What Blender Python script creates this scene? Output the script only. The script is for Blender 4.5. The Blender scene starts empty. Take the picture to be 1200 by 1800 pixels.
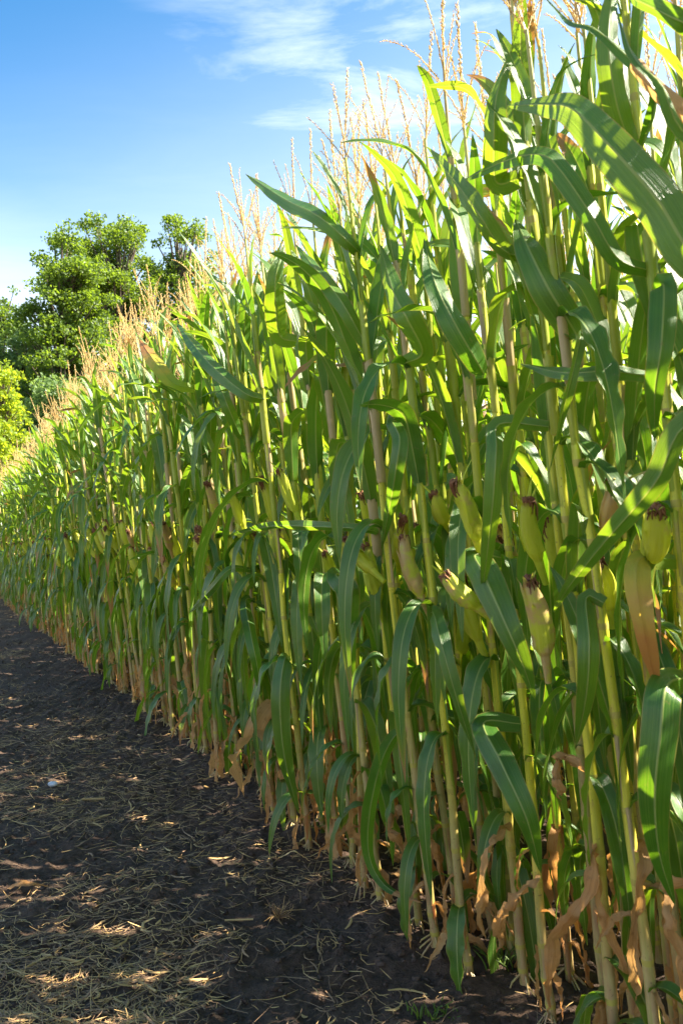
import bpy, math, random
import numpy as np
from mathutils import Vector, Matrix, Quaternion

R = math.radians
rng = np.random.default_rng(11)
random.seed(11)
scene = bpy.context.scene
COL = scene.collection

# ------------------------------------------------------------------ camera
cam_d = bpy.data.cameras.new("camera")
cam = bpy.data.objects.new("camera", cam_d)
COL.objects.link(cam)
CAM = np.array([0.0, 0.0, 1.0])
PITCH = R(2.45)
cam.location = CAM
cam.rotation_euler = (R(90) + PITCH, 0, 0)
cam_d.sensor_fit = 'VERTICAL'
cam_d.sensor_height = 36.0
cam_d.lens = 28.0
cam_d.clip_start = 0.02
cam_d.clip_end = 3000
cam_d.dof.use_dof = True
cam_d.dof.focus_distance = 3.0
cam_d.dof.aperture_fstop = 11.0
scene.camera = cam

# ------------------------------------------------------------------ light
SUN_EL, SUN_AZ = 47.0, 90.0          # azimuth from +Y towards +X
world = bpy.data.worlds.new("World")
scene.world = world
world.use_nodes = True
wt = world.node_tree
wt.nodes.clear()
w_out = wt.nodes.new('ShaderNodeOutputWorld')
w_bg = wt.nodes.new('ShaderNodeBackground')
w_bg.inputs['Strength'].default_value = 0.055
sky = wt.nodes.new('ShaderNodeTexSky')
sky.sky_type = 'NISHITA'
sky.sun_disc = False
sky.sun_elevation = R(SUN_EL)
sky.sun_rotation = R(SUN_AZ)
sky.air_density = 1.0
sky.dust_density = 0.6
sky.ozone_density = 2.0
sun_d = bpy.data.lights.new("sun", 'SUN')
sun_d.energy = 5.0
sun_d.angle = R(0.53)
sun_d.color = (1.0, 0.92, 0.76)
sun = bpy.data.objects.new("sun", sun_d)
COL.objects.link(sun)
sdir = Vector((math.sin(R(SUN_AZ)) * math.cos(R(SUN_EL)), math.cos(R(SUN_AZ)) * math.cos(R(SUN_EL)), math.sin(R(SUN_EL))))
sun.rotation_euler = sdir.to_track_quat('Z', 'Y').to_euler()
sun.location = (8, 8, 12)
vs = scene.view_settings
vs.view_transform = 'Standard'
vs.look = 'None'
vs.gamma = 1.0
vs.use_curve_mapping = False
vs.exposure = 2.3
scene.cycles.use_denoising = True
scene.cycles.max_bounces = 8
scene.cycles.diffuse_bounces = 3
scene.cycles.glossy_bounces = 3
scene.cycles.transmission_bounces = 5


# ------------------------------------------------------------------ node helpers
class NT:
    def __init__(self, nt):
        self.nt = nt

    def n(self, kind, ins=None, **props):
        nd = self.nt.nodes.new(kind)
        for k, v in props.items():
            setattr(nd, k, v)
        for k, v in (ins or {}).items():
            self.put(nd.inputs[k], v)
        return nd

    def put(self, sock, v):
        if isinstance(v, bpy.types.NodeSocket):
            self.nt.links.new(v, sock)
        elif isinstance(v, bpy.types.Node):
            self.nt.links.new(v.outputs[0], sock)
        else:
            if isinstance(v, tuple) and len(v) == 3 and sock.type == 'RGBA':
                v = v + (1.0,)
            sock.default_value = v

    def m(self, op, a, b=0.0, c=0.0, clamp=False):
        nd = self.n('ShaderNodeMath', {0: a, 1: b, 2: c}, operation=op, use_clamp=clamp)
        return nd.outputs[0]

    def step(self, x, lo, hi, a=0.0, b=1.0):
        nd = self.n('ShaderNodeMapRange', {'Value': x, 'From Min': lo, 'From Max': hi, 'To Min': a, 'To Max': b}, interpolation_type='SMOOTHSTEP')
        return nd.outputs[0]

    def mix(self, f, a, b, blend='MIX'):
        nd = self.nt.nodes.new('ShaderNodeMix')
        nd.data_type = 'RGBA'
        nd.blend_type = blend
        self.put(nd.inputs[0], f)
        self.put(nd.inputs[6], a)
        self.put(nd.inputs[7], b)
        return nd.outputs[2]

    def noise(self, vec, scale, detail=3.0, rough=0.55, dist=0.0):
        ins = {'Scale': scale, 'Detail': detail, 'Roughness': rough, 'Distortion': dist}
        if vec is not None:
            ins['Vector'] = vec
        return self.n('ShaderNodeTexNoise', ins).outputs[0]

    def mapping(self, vec, scale=(1, 1, 1), loc=(0, 0, 0), rot=(0, 0, 0)):
        return self.n('ShaderNodeMapping', {'Vector': vec, 'Scale': scale, 'Location': loc, 'Rotation': rot}).outputs[0]

    def rnd(self):
        a = self.n('ShaderNodeObjectInfo').outputs['Random']
        b = self.n('ShaderNodeAttribute', attribute_name='rnd').outputs['Fac']
        return self.m('FRACT', self.m('ADD', a, b))


def material(name):
    mt = bpy.data.materials.new(name)
    mt.use_nodes = True
    nt = mt.node_tree
    nt.nodes.clear()
    h = NT(nt)
    h.out = h.n('ShaderNodeOutputMaterial')
    return mt, h


def finish(h, col, rough, trans=None, tfac=0.0, bump=None, bstr=0.3, bdist=0.002, spec=0.5, coat=0.0):
    ins = {'Base Color': col, 'Roughness': rough, 'Specular IOR Level': spec}
    nrm = None
    if bump is not None:
        nrm = h.n('ShaderNodeBump', {'Height': bump, 'Strength': bstr, 'Distance': bdist}).outputs[0]
        ins['Normal'] = nrm
    p = h.n('ShaderNodeBsdfPrincipled', ins)
    if coat:
        p.inputs['Coat Weight'].default_value = coat
        p.inputs['Coat Roughness'].default_value = 0.3
    if trans is None:
        h.nt.links.new(p.outputs[0], h.out.inputs[0])
        return
    ti = {'Color': trans}
    if nrm is not None:
        ti['Normal'] = nrm
    t = h.n('ShaderNodeBsdfTranslucent', ti)
    mx = h.n('ShaderNodeMixShader', {0: tfac, 1: p.outputs[0], 2: t.outputs[0]})
    h.nt.links.new(mx.outputs[0], h.out.inputs[0])


# ------------------------------------------------------------------ sky with thin cloud
def build_sky():
    h = NT(wt)
    d = h.n('ShaderNodeTexCoord').outputs['Generated']
    sp = h.n('ShaderNodeSeparateXYZ', {0: d})
    zz = h.m('MAXIMUM', sp.outputs[2], 0.02)
    px = h.m('DIVIDE', sp.outputs[0], h.m('ADD', zz, 0.12))
    py = h.m('DIVIDE', sp.outputs[1], h.m('ADD', zz, 0.12))
    cv = h.n('ShaderNodeCombineXYZ', {0: px, 1: py, 2: 0.0}).outputs[0]
    big = h.noise(h.mapping(cv, scale=(0.9, 0.5, 1), loc=(CL_X, CL_Y, 0)), 1.1, 4.0, 0.5)
    fine = h.noise(h.mapping(cv, scale=(1.2, 3.0, 1), loc=(3, 5, 0), rot=(0, 0, 0.5)), 2.2, 9.0, 0.62, 0.4)
    a = h.m('ADD', h.m('MULTIPLY', big, 0.62), h.m('MULTIPLY', fine, 0.48))
    cloud = h.m('MULTIPLY', h.step(a, 0.47, 0.72, 0.0, 0.55), h.m('ADD', h.step(px, -0.42, -0.02), h.step(px, -1.5, -0.85, 1.0, 0.0)))
    # milky air lower down
    sh = h.m('ADD', h.m('MULTIPLY', sp.outputs[0], math.sin(R(70))), h.m('MULTIPLY', sp.outputs[1], math.cos(R(70))))
    low = h.step(h.m('SUBTRACT', sp.outputs[2], h.m('MULTIPLY', sh, 0.38)), -0.16, 0.62, 0.95, 0.0)
    low = h.m('MAXIMUM', h.m('MULTIPLY', low, 0.85), h.step(sp.outputs[2], 0.08, 0.50, 0.9, 0.0))
    low = h.m('MULTIPLY', low, h.m('ADD', 0.75, h.m('MULTIPLY', fine, 0.45)))
    f = h.m('MAXIMUM', cloud, low, clamp=True)
    deep = h.mix(1.0, sky.outputs[0], (0.36, 0.88, 1.10), 'MULTIPLY')
    bright = h.mix(f, deep, CLOUD_RGB)
    wt.links.new(bright, w_bg.inputs['Color'])
    wt.links.new(w_bg.outputs[0], w_out.inputs[0])


CL_X, CL_Y = 0.35, 0.2
CLOUD_RGB = (7.6, 7.8, 8.0)
build_sky()

# ------------------------------------------------------------------ materials
MATS = {}


def mk_leaf(tips=True):
    mt, h = material('corn_leaf_green' if tips else 'corn_leaf_green_whole')
    r = h.rnd()
    uv = h.n('ShaderNodeUVMap', uv_map='uv').outputs[0]
    s = h.n('ShaderNodeSeparateXYZ', {0: uv})
    u, v = s.outputs[0], s.outputs[1]
    au = h.m('ABSOLUTE', h.m('SUBTRACT', u, 0.5))
    rib = h.step(au, 0.018, 0.048, 1.0, 0.0)
    veins = h.noise(h.n('ShaderNodeCombineXYZ', {0: h.m('MULTIPLY', u, 60.0), 1: h.m('MULTIPLY', v, 1.2), 2: h.m('MULTIPLY', r, 40.0)}).outputs[0], 1.0, 2.0, 0.6)
    obj = h.n('ShaderNodeTexCoord').outputs['Object']
    blot = h.noise(obj, 9.0, 4.0)
    a = h.mix(h.step(blot, 0.3, 0.7), (0.013, 0.066, 0.006), (0.042, 0.142, 0.012))
    a = h.mix(h.step(r, 0.0, 1.0, 0.0, 0.35), a, (0.05, 0.13, 0.040))
    a = h.mix(h.m('MULTIPLY', h.step(veins, 0.35, 0.75), 0.50), a, (0.14, 0.25, 0.04))
    a = h.mix(h.step(h.noise(obj, 3.5, 2.0), 0.45, 0.7, 0.0, 0.35), a, (0.16, 0.22, 0.02))
    a = h.mix(h.m('MULTIPLY', rib, 0.80), a, (0.36, 0.42, 0.13))
    edge = h.step(au, 0.455, 0.497, 0.0, 0.75)
    a = h.mix(edge, a, (0.34, 0.27, 0.07))
    # dry tip on some leaves, small brown flecks
    r2 = h.m('FRACT', h.m('MULTIPLY', r, 7.31))
    wob = h.m('ADD', v, h.m('ADD', h.m('MULTIPLY', h.m('SUBTRACT', blot, 0.5), 0.25), h.m('MULTIPLY', au, 0.22)))
    lim = h.step(r2, 0.72, 1.0, 1.15, 0.74 if tips else 1.10)
    tip = h.step(h.m('SUBTRACT', wob, lim), 0.0, 0.06)
    yel = h.step(h.m('SUBTRACT', wob, lim), -0.12, 0.02)
    spots = h.step(h.noise(obj, 70.0, 3.0), 0.67, 0.74, 0.0, 0.7)
    a = h.mix(h.m('MULTIPLY', yel, 0.8), a, (0.34, 0.27, 0.035))
    a = h.mix(tip, a, (0.42, 0.22, 0.09))
    a = h.mix(spots, a, (0.20, 0.14, 0.05))
    t = h.mix(h.step(r, 0.0, 1.0), (0.22, 0.50, 0.008), (0.42, 0.62, 0.014))
    t = h.mix(h.m('MULTIPLY', h.step(veins, 0.35, 0.75), 0.45), t, (0.55, 0.66, 0.06))
    t = h.mix(h.m('MULTIPLY', rib, 0.7), t, (0.62, 0.60, 0.10))
    t = h.mix(tip, t, (0.62, 0.28, 0.06))
    t = h.mix(edge, t, (0.60, 0.42, 0.05))
    tf = 0.34
    bump = h.m('ADD', h.m('MULTIPLY', veins, 0.6), h.m('MULTIPLY', blot, 0.8))
    rough = h.m('ADD', 0.24, h.m('MULTIPLY', blot, 0.24))
    finish(h, a, rough, t, tf, bump, 0.75, 0.0022, spec=0.6)
    return mt


def mk_sheath():
    mt, h = material('corn_sheath')
    r = h.rnd()
    obj = h.n('ShaderNodeTexCoord').outputs['Object']
    uv = h.n('ShaderNodeUVMap', uv_map='uv').outputs[0]
    s = h.n('ShaderNodeSeparateXYZ', {0: uv})
    veins = h.noise(h.n('ShaderNodeCombineXYZ', {0: h.m('MULTIPLY', s.outputs[0], 40.0), 1: h.m('MULTIPLY', s.outputs[1], 1.0), 2: r}).outputs[0], 1.0, 2.0)
    blot = h.noise(obj, 14.0, 4.0)
    a = h.mix(r, (0.32, 0.40, 0.03), (0.52, 0.50, 0.045))
    a = h.mix(h.m('MULTIPLY', h.step(veins, 0.4, 0.7), 0.5), a, (0.46, 0.50, 0.12))
    a = h.mix(h.step(blot, 0.60, 0.78, 0.0, 0.8), a, (0.46, 0.28, 0.13))
    a = h.mix(h.step(h.m('ADD', h.m('FRACT', h.m('MULTIPLY', r, 3.7)), h.m('MULTIPLY', blot, .3)), 0.72, 0.86, 0.0, 0.9), a, (0.58, 0.40, 0.22))
    finish(h, a, 0.42, h.mix(0.0, (0.45, 0.52, 0.04), (0, 0, 0)), 0.25, veins, 0.5, 0.001)
    return mt


def mk_dry():
    mt, h = material('corn_leaf_dry')
    r = h.rnd()
    uv = h.n('ShaderNodeUVMap', uv_map='uv').outputs[0]
    s = h.n('ShaderNodeSeparateXYZ', {0: uv})
    veins = h.noise(h.n('ShaderNodeCombineXYZ', {0: h.m('MULTIPLY', s.outputs[0], 50.0), 1: h.m('MULTIPLY', s.outputs[1], 2.0), 2: r}).outputs[0], 1.0, 3.0)
    obj = h.n('ShaderNodeTexCoord').outputs['Object']
    blot = h.noise(obj, 20.0, 5.0)
    a = h.mix(r, (0.60, 0.28, 0.085), (0.68, 0.41, 0.17))
    a = h.mix(h.step(blot, 0.35, 0.7, 0.0, 0.7), a, (0.68, 0.45, 0.22))
    a = h.mix(h.step(veins, 0.48, 0.66, 0.0, 0.7), a, (0.34, 0.14, 0.045))
    a = h.mix(h.step(h.noise(obj, 60.0, 4.0), 0.58, 0.7, 0.0, 0.6), a, (0.20, 0.10, 0.05))
    finish(h, a, 0.6, h.mix(r, (0.80, 0.34, 0.07), (0.82, 0.48, 0.15)), 0.42, h.m('ADD', veins, blot), 0.7, 0.003, spec=0.3)
    return mt


def mk_turning():
    mt, h = material('corn_leaf_orange')
    uv = h.n('ShaderNodeUVMap', uv_map='uv').outputs[0]
    s = h.n('ShaderNodeSeparateXYZ', {0: uv})
    obj = h.n('ShaderNodeTexCoord').outputs['Object']
    blot = h.noise(obj, 16.0, 5.0)
    veins = h.noise(h.n('ShaderNodeCombineXYZ', {0: h.m('MULTIPLY', s.outputs[0], 50.0), 1: s.outputs[1], 2: 0.0}).outputs[0], 1.0, 2.0)
    v = h.m('ADD', s.outputs[1], h.m('MULTIPLY', h.m('SUBTRACT', blot, 0.5), 0.5))
    a = h.mix(h.step(v, 0.15, 0.42), (0.18, 0.28, 0.03), (0.52, 0.40, 0.05))
    a = h.mix(h.step(v, 0.40, 0.72), a, (0.50, 0.22, 0.07))
    t = h.mix(h.step(v, 0.15, 0.45), (0.45, 0.60, 0.03), (0.80, 0.55, 0.05))
    t = h.mix(h.step(v, 0.45, 0.75), t, (0.80, 0.30, 0.05))
    finish(h, a, 0.5, t, 0.45, h.m('ADD', veins, blot), 0.5, 0.002)
    return mt


def mk_stalk():
    mt, h = material('corn_stalk')
    r = h.rnd()
    obj = h.n('ShaderNodeTexCoord').outputs['Object']
    s = h.n('ShaderNodeSeparateXYZ', {0: obj})
    z = h.m('ADD', s.outputs[2], h.m('MULTIPLY', h.m('SUBTRACT', r, 0.5), 0.5))
    st = h.noise(h.mapping(obj, scale=(90, 90, 2.5)), 1.0, 3.0)
    blot = h.noise(h.mapping(obj, scale=(1, 1, 0.35)), 26.0, 4.0)
    low = h.mix(h.step(blot, 0.35, 0.65), (0.42, 0.25, 0.12), (0.50, 0.40, 0.16))
    a = h.mix(h.step(z, 0.30, 0.85), low, (0.64, 0.56, 0.045))
    a = h.mix(h.step(z, 0.8, 1.5), a, (0.60, 0.58, 0.045))
    a = h.mix(h.step(z, 1.9, 2.3, 0.0, 0.7), a, (0.45, 0.36, 0.14))
    a = h.mix(h.step(st, 0.45, 0.7, 0.0, 0.6), a, (0.24, 0.27, 0.03))
    a = h.mix(h.step(h.noise(obj, 150.0, 2.0), 0.64, 0.72, 0.0, 0.6), a, (0.16, 0.08, 0.04))
    a = h.mix(h.step(blot, 0.56, 0.72, 0.0, 0.8), a, (0.40, 0.20, 0.10))
    finish(h, a, 0.38, None, 0, h.m('ADD', st, blot), 0.35, 0.002)
    return mt


def mk_node():
    mt, h = material('corn_stalk_joint')
    obj = h.n('ShaderNodeTexCoord').outputs['Object']
    a = h.mix(h.noise(obj, 60.0), (0.50, 0.47, 0.06), (0.42, 0.27, 0.09))
    finish(h, a, 0.55, None)
    return mt


def mk_husk():
    mt, h = material('corn_husk')
    r = h.rnd()
    uv = h.n('ShaderNodeUVMap', uv_map='uv').outputs[0]
    s = h.n('ShaderNodeSeparateXYZ', {0: uv})
    obj = h.n('ShaderNodeTexCoord').outputs['Object']
    veins = h.noise(h.n('ShaderNodeCombineXYZ', {0: h.m('MULTIPLY', s.outputs[0], 70.0), 1: h.m('MULTIPLY', s.outputs[1], 1.5), 2: r}).outputs[0], 1.0, 2.0)
    blot = h.noise(obj, 18.0, 4.0)
    a = h.mix(r, (0.56, 0.64, 0.03), (0.70, 0.68, 0.045))
    a = h.mix(h.step(veins, 0.4, 0.7, 0.0, 0.75), a, (0.78, 0.76, 0.16))
    a = h.mix(h.step(h.noise(obj, 7.0, 2.0), 0.45, 0.7, 0.0, 0.5), a, (0.34, 0.46, 0.03))
    dry = h.step(h.m('ADD', h.m('MULTIPLY', blot, 0.8), h.m('MULTIPLY', h.m('FRACT', h.m('MULTIPLY', r, 5.7)), 0.45)), 0.66, 0.82, 0.0, 0.85)
    a = h.mix(dry, a, (0.60, 0.42, 0.22))
    tipd = h.step(s.outputs[1], 0.90, 1.0, 0.0, 0.9)
    a = h.mix(tipd, a, (0.34, 0.16, 0.05))
    finish(h, a, 0.42, h.mix(dry, (0.80, 0.84, 0.05), (0.9, 0.55, 0.15)), 0.38, h.m('ADD', veins, h.m('MULTIPLY', blot, 0.5)), 0.6, 0.002)
    return mt


def mk_simple(name, c1, c2, rough=0.6, scale=30.0, trans=None, tf=0.0, stretch=(1, 1, 1), bs=0.4, spec=0.4):
    mt, h = material(name)
    obj = h.n('ShaderNodeTexCoord').outputs['Object']
    n_ = h.noise(h.mapping(obj, scale=stretch), scale, 5.0)
    f = h.m('ADD', h.m('MULTIPLY', h.rnd(), 0.6), h.m('MULTIPLY', h.step(n_, 0.3, 0.7), 0.5), clamp=True)
    a = h.mix(f, c1, c2)
    finish(h, a, rough, None if trans is None else h.mix(f, trans, tuple(min(1, x * 1.25) for x in trans)), tf, n_, bs, 0.003, spec=spec)
    return mt


def mk_soil():
    mt, h = material('dark_soil')
    geo = h.n('ShaderNodeNewGeometry').outputs['Position']
    n1 = h.noise(geo, 2.2, 5.0)
    n2 = h.noise(geo, 45.0, 8.0, 0.7)
    n3 = h.noise(geo, 320.0, 3.0, 0.7)
    a = h.mix(h.step(n2, 0.3, 0.72), (0.062, 0.037, 0.024), (0.165, 0.102, 0.068))
    a = h.mix(h.step(n1, 0.35, 0.7, 0.0, 0.5), a, (0.115, 0.088, 0.072))
    a = h.mix(h.step(n3, 0.66, 0.80, 0.0, 0.5), a, (0.24, 0.18, 0.12))
    # grass field far beyond the path
    sp = h.n('ShaderNodeSeparateXYZ', {0: geo})
    dist = h.m('ADD', h.m('MULTIPLY', sp.outputs[0], -0.89), h.m('MULTIPLY', sp.outputs[1], -0.45))
    far = h.step(h.m('ADD', dist, h.m('MULTIPLY', n1, 2.0)), 4.2, 5.2)
    g = h.mix(h.step(n2, 0.3, 0.7), (0.05, 0.085, 0.02), (0.12, 0.13, 0.04))
    a = h.mix(far, a, g)
    b = h.m('ADD', h.m('MULTIPLY', n2, 1.0), h.m('MULTIPLY', n3, 0.35))
    finish(h, a, 0.85, None, 0, b, 1.0, 0.022, spec=0.25)
    return mt


MATS['leaf'] = mk_leaf()
MATS['leafwhole'] = mk_leaf(False)
MATS['sheath'] = mk_sheath()
MATS['dry'] = mk_dry()
MATS['turning'] = mk_turning()
MATS['stalk'] = mk_stalk()
MATS['joint'] = mk_node()
MATS['husk'] = mk_husk()
MATS['silk'] = mk_simple('corn_silk', (0.13, 0.045, 0.02), (0.30, 0.13, 0.055), 0.7, 60.0)
MATS['tassel'] = mk_simple('corn_tassel', (0.64, 0.47, 0.20), (0.80, 0.64, 0.34), 0.6, 60.0, (0.84, 0.62, 0.26), 0.42)
MATS['soil'] = mk_soil()
MATS['straw'] = mk_simple('straw', (0.44, 0.25, 0.08), (0.74, 0.50, 0.21), 0.55, 20.0, (0.5, 0.36, 0.15), 0.15)
MATS['straw_grey'] = mk_simple('straw_weathered', (0.15, 0.085, 0.045), (0.38, 0.24, 0.13), 0.7, 20.0)
MATS['clod'] = mk_simple('soil_clod', (0.040, 0.026, 0.019), (0.115, 0.076, 0.057), 0.9, 60.0, bs=0.9, spec=0.2)
MATS['kernel'] = mk_simple('corn_kernel', (0.70, 0.42, 0.05), (0.80, 0.55, 0.10), 0.3, 60.0)
MATS['bark'] = mk_simple('tree_bark', (0.06, 0.045, 0.032), (0.12, 0.095, 0.07), 0.9, 5.0, stretch=(4, 4, 1))
MATS['oakleaf'] = mk_simple('tree_leaf_dark', (0.030, 0.068, 0.010), (0.095, 0.145, 0.020), 0.5, 0.9, (0.32, 0.46, 0.025), 0.36)
MATS['limeleaf'] = mk_simple('tree_leaf_yellow_green', (0.09, 0.16, 0.012), (0.19, 0.25, 0.018), 0.5, 0.9, (0.60, 0.70, 0.03), 0.45)
MATS['blueleaf'] = mk_simple('tree_leaf_grey_green', (0.06, 0.11, 0.035), (0.12, 0.18, 0.065), 0.5, 0.9, (0.34, 0.50, 0.10), 0.36)
MATS['pebble'] = mk_simple('pale_stone', (0.60, 0.62, 0.64), (0.75, 0.76, 0.78), 0.5, 30.0)
MATS['grass'] = mk_simple('grass_blade', (0.06, 0.12, 0.02), (0.13, 0.19, 0.03), 0.5, 20.0, (0.3, 0.45, 0.03), 0.35)


# ------------------------------------------------------------------ geometry containers
class Geo:
    """verts, quads / tris, per-vertex uv and rnd, per-face material key"""
    def __init__(self):
        self.V, self.U, self.Rn, self.F, self.M = [], [], [], [], []
        self.nv = 0

    def add(self, V, F, U=None, mat='leaf', rnd=0.0):
        V = np.asarray(V, float)
        F = np.asarray(F, int)
        if F.shape[1] == 3:
            F = np.hstack([F, -np.ones((len(F), 1), int)])
        self.V.append(V)
        self.U.append(np.zeros((len(V), 2)) if U is None else np.asarray(U, float))
        self.Rn.append(np.full(len(V), rnd) if np.isscalar(rnd) else rnd)
        G = F + self.nv
        G[F < 0] = -1
        self.F.append(G)
        self.M.append(np.array([mat] * len(F), dtype=object) if isinstance(mat, str) else mat)
        self.nv += len(V)

    def pack(self):
        if len(self.V) > 1:
            self.V = [np.vstack(self.V)]
            self.U = [np.vstack(self.U)]
            self.Rn = [np.concatenate(self.Rn)]
            self.F = [np.vstack(self.F)]
            self.M = [np.concatenate(self.M)]
        return self

    def placed(self, M, other, rnd=0.0):
        """add a transformed copy of OTHER"""
        o = other.pack()
        V = o.V[0] @ np.asarray(M)[:3, :3].T + np.asarray(M)[:3, 3]
        self.add(V, o.F[0], o.U[0], o.M[0], rnd)


def mesh_of(name, g, smooth=True):
    g.pack()
    V, F, U, Rn, M = g.V[0], g.F[0], g.U[0], g.Rn[0], g.M[0]
    keys = sorted(set(M))
    kidx = {k: i for i, k in enumerate(keys)}
    me = bpy.data.meshes.new(name)
    cnt = np.where(F[:, 3] < 0, 3, 4)
    loops = F[F >= 0]
    me.vertices.add(len(V))
    me.vertices.foreach_set('co', V.astype(np.float32).ravel())
    me.loops.add(len(loops))
    me.loops.foreach_set('vertex_index', loops.astype(np.int32))
    me.polygons.add(len(F))
    st = np.concatenate([[0], np.cumsum(cnt)[:-1]])
    me.polygons.foreach_set('loop_start', st.astype(np.int32))
    me.polygons.foreach_set('material_index', np.array([kidx[k] for k in M], dtype=np.int32))
    me.update(calc_edges=True)
    me.polygons.foreach_set('use_smooth', np.full(len(F), bool(smooth)))
    uvl = me.uv_layers.new(name='uv')
    uvl.data.foreach_set('uv', U[loops].astype(np.float32).ravel())
    at = me.attributes.new('rnd', 'FLOAT', 'POINT')
    at.data.foreach_set('value', Rn.astype(np.float32))
    for k in keys:
        me.materials.append(MATS[k])
    me.update()
    return me


def link(name, me, parent=None, loc=None, **props):
    o = bpy.data.objects.new(name, me)
    COL.objects.link(o)
    if parent is not None:
        o.parent = parent
    if loc is not None:
        o.location = loc
    for k, v in props.items():
        o[k] = v
    return o


def grid_faces(n, m, wrap=False):
    i = np.arange(n - 1)[:, None]
    j = np.arange(m if wrap else m - 1)[None, :]
    j2 = (j + 1) % m
    a = i * m + j
    b = i * m + j2
    c = (i + 1) * m + j2
    d = (i + 1) * m + j
    return np.stack([a, b, c, d], -1).reshape(-1, 4)


def frames(P):
    T = np.gradient(P, axis=0)
    T /= np.linalg.norm(T, axis=1)[:, None] + 1e-9
    return T


def tube(P, rad, k=6, mat='stalk', g=None, rnd=0.0, uvv=None):
    P = np.asarray(P, float)
    n = len(P)
    rad = np.full(n, rad) if np.isscalar(rad) else np.asarray(rad)
    T = frames(P)
    up = np.array([1.0, 0, 0]) if abs(T[0][0]) < 0.9 else np.array([0, 1.0, 0])
    A = np.cross(T, up)
    A /= np.linalg.norm(A, axis=1)[:, None] + 1e-9
    B = np.cross(T, A)
    ang = np.linspace(0, 2 * np.pi, k, endpoint=False)
    V = P[:, None] + rad[:, None, None] * (np.cos(ang)[None, :, None] * A[:, None] + np.sin(ang)[None, :, None] * B[:, None])
    V = V.reshape(-1, 3)
    uu = np.tile(ang / (2 * np.pi), n)
    vv = np.repeat(np.linspace(0, 1, n) if uvv is None else uvv, k)
    g = g or Geo()
    g.add(V, grid_faces(n, k, True), np.stack([uu, vv], 1), mat, rnd)
    return g


def ribbon(P, S, w, g, mat='leaf', cols=(-1, -.62, -.3, -.07, 0, .07, .3, .62, 1), vee=0.2, wave=0.0, wf=6.0, ph=0.0, rnd=0.0, roll=0.0, v0=0.0):
    """leaf blade: centre line P, side vectors S, half widths w"""
    n = len(P)
    T = frames(P)
    S = S - (S * T).sum(1)[:, None] * T
    S /= np.linalg.norm(S, axis=1)[:, None] + 1e-9
    N = np.cross(S, T)
    s = np.linspace(0, 1, n)
    c = np.array(cols)
    vv = vee if not np.isscalar(vee) else np.full(n, vee)
    lat = c[None, :] * w[:, None]
    # cross section folds up from the midrib; margins ripple
    hh = np.abs(c)[None, :] ** 1.15 * (w * vv)[:, None]
    rip = wave * w[:, None] * np.abs(c)[None, :] ** 2 * np.sin(2 * np.pi * wf * s[:, None] + ph + np.where(c > 0, 1.9, 0)[None, :])
    rib = -0.0016 * np.exp(-(c / 0.05) ** 2)[None, :] * np.ones((n, 1))
    lat = lat * np.cos(vv * 0.6)[:, None]
    if mat == 'dry':
        hh = hh + .16 * w[:, None] * np.sin(c[None, :] * 8 + ph + 3 * s[:, None])
        lat = lat * (1 + .16 * np.sin(s[:, None] * 47 + ph) * np.abs(c)[None, :] ** 3 + .10 * np.sin(s[:, None] * 83 + ph * 2) * np.abs(c)[None, :] ** 3)
    if roll:
        # margins rolled towards each other (dry leaf)
        th = c[None, :] * roll
        lat = w[:, None] * np.sin(th) / max(roll, .3)
        hh = w[:, None] * (1 - np.cos(th)) / max(roll, .3)
    V = P[:, None] + lat[..., None] * S[:, None] + (hh + rip + rib)[..., None] * N[:, None]
    U = np.stack([np.tile(c * 0.5 + 0.5, n), np.repeat(v0 + s * (1 - v0), len(c))], 1)
    g.add(V.reshape(-1, 3), grid_faces(n, len(c)), U, mat, rnd)
    return g


DRYC = tuple(np.linspace(-1, 1, 13))


def blade_width(s, W):
    base = np.clip(0.52 + s / 0.16 * 0.30, 0, 1)
    base = np.where(s > 0.16, 0.82 + 0.18 * np.clip((s - 0.16) / 0.25, 0, 1), base)
    return W * 0.5 * base * np.clip(1 - s ** 2.6, 0, 1) ** 0.85 + 0.0006


def leaf_line(L, e0, bend, pw, n, side=0.0, kink=None):
    s = np.linspace(0, 1, n)
    th = e0 - bend * s ** pw
    if kink:
        th = th - kink[1] / (1 + np.exp(-(s - kink[0]) * 40))
    th = np.maximum(th, R(-88))
    az = side * s ** 1.5
    d = np.stack([np.cos(th) * np.cos(az), np.cos(th) * np.sin(az), np.sin(th)], 1)
    P = np.vstack([[0, 0, 0], np.cumsum((d[1:] + d[:-1]) / 2 * L / (n - 1), axis=0)])
    S = np.stack([-np.sin(az), np.cos(az), 0 * az], 1)
    return P, S, d


def rot_about(S, T, a):
    T = T / (np.linalg.norm(T, axis=1)[:, None] + 1e-9)
    ca, sa = np.cos(a)[:, None], np.sin(a)[:, None]
    return S * ca + np.cross(T, S) * sa + T * (S * T).sum(1)[:, None] * (1 - ca)


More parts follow.
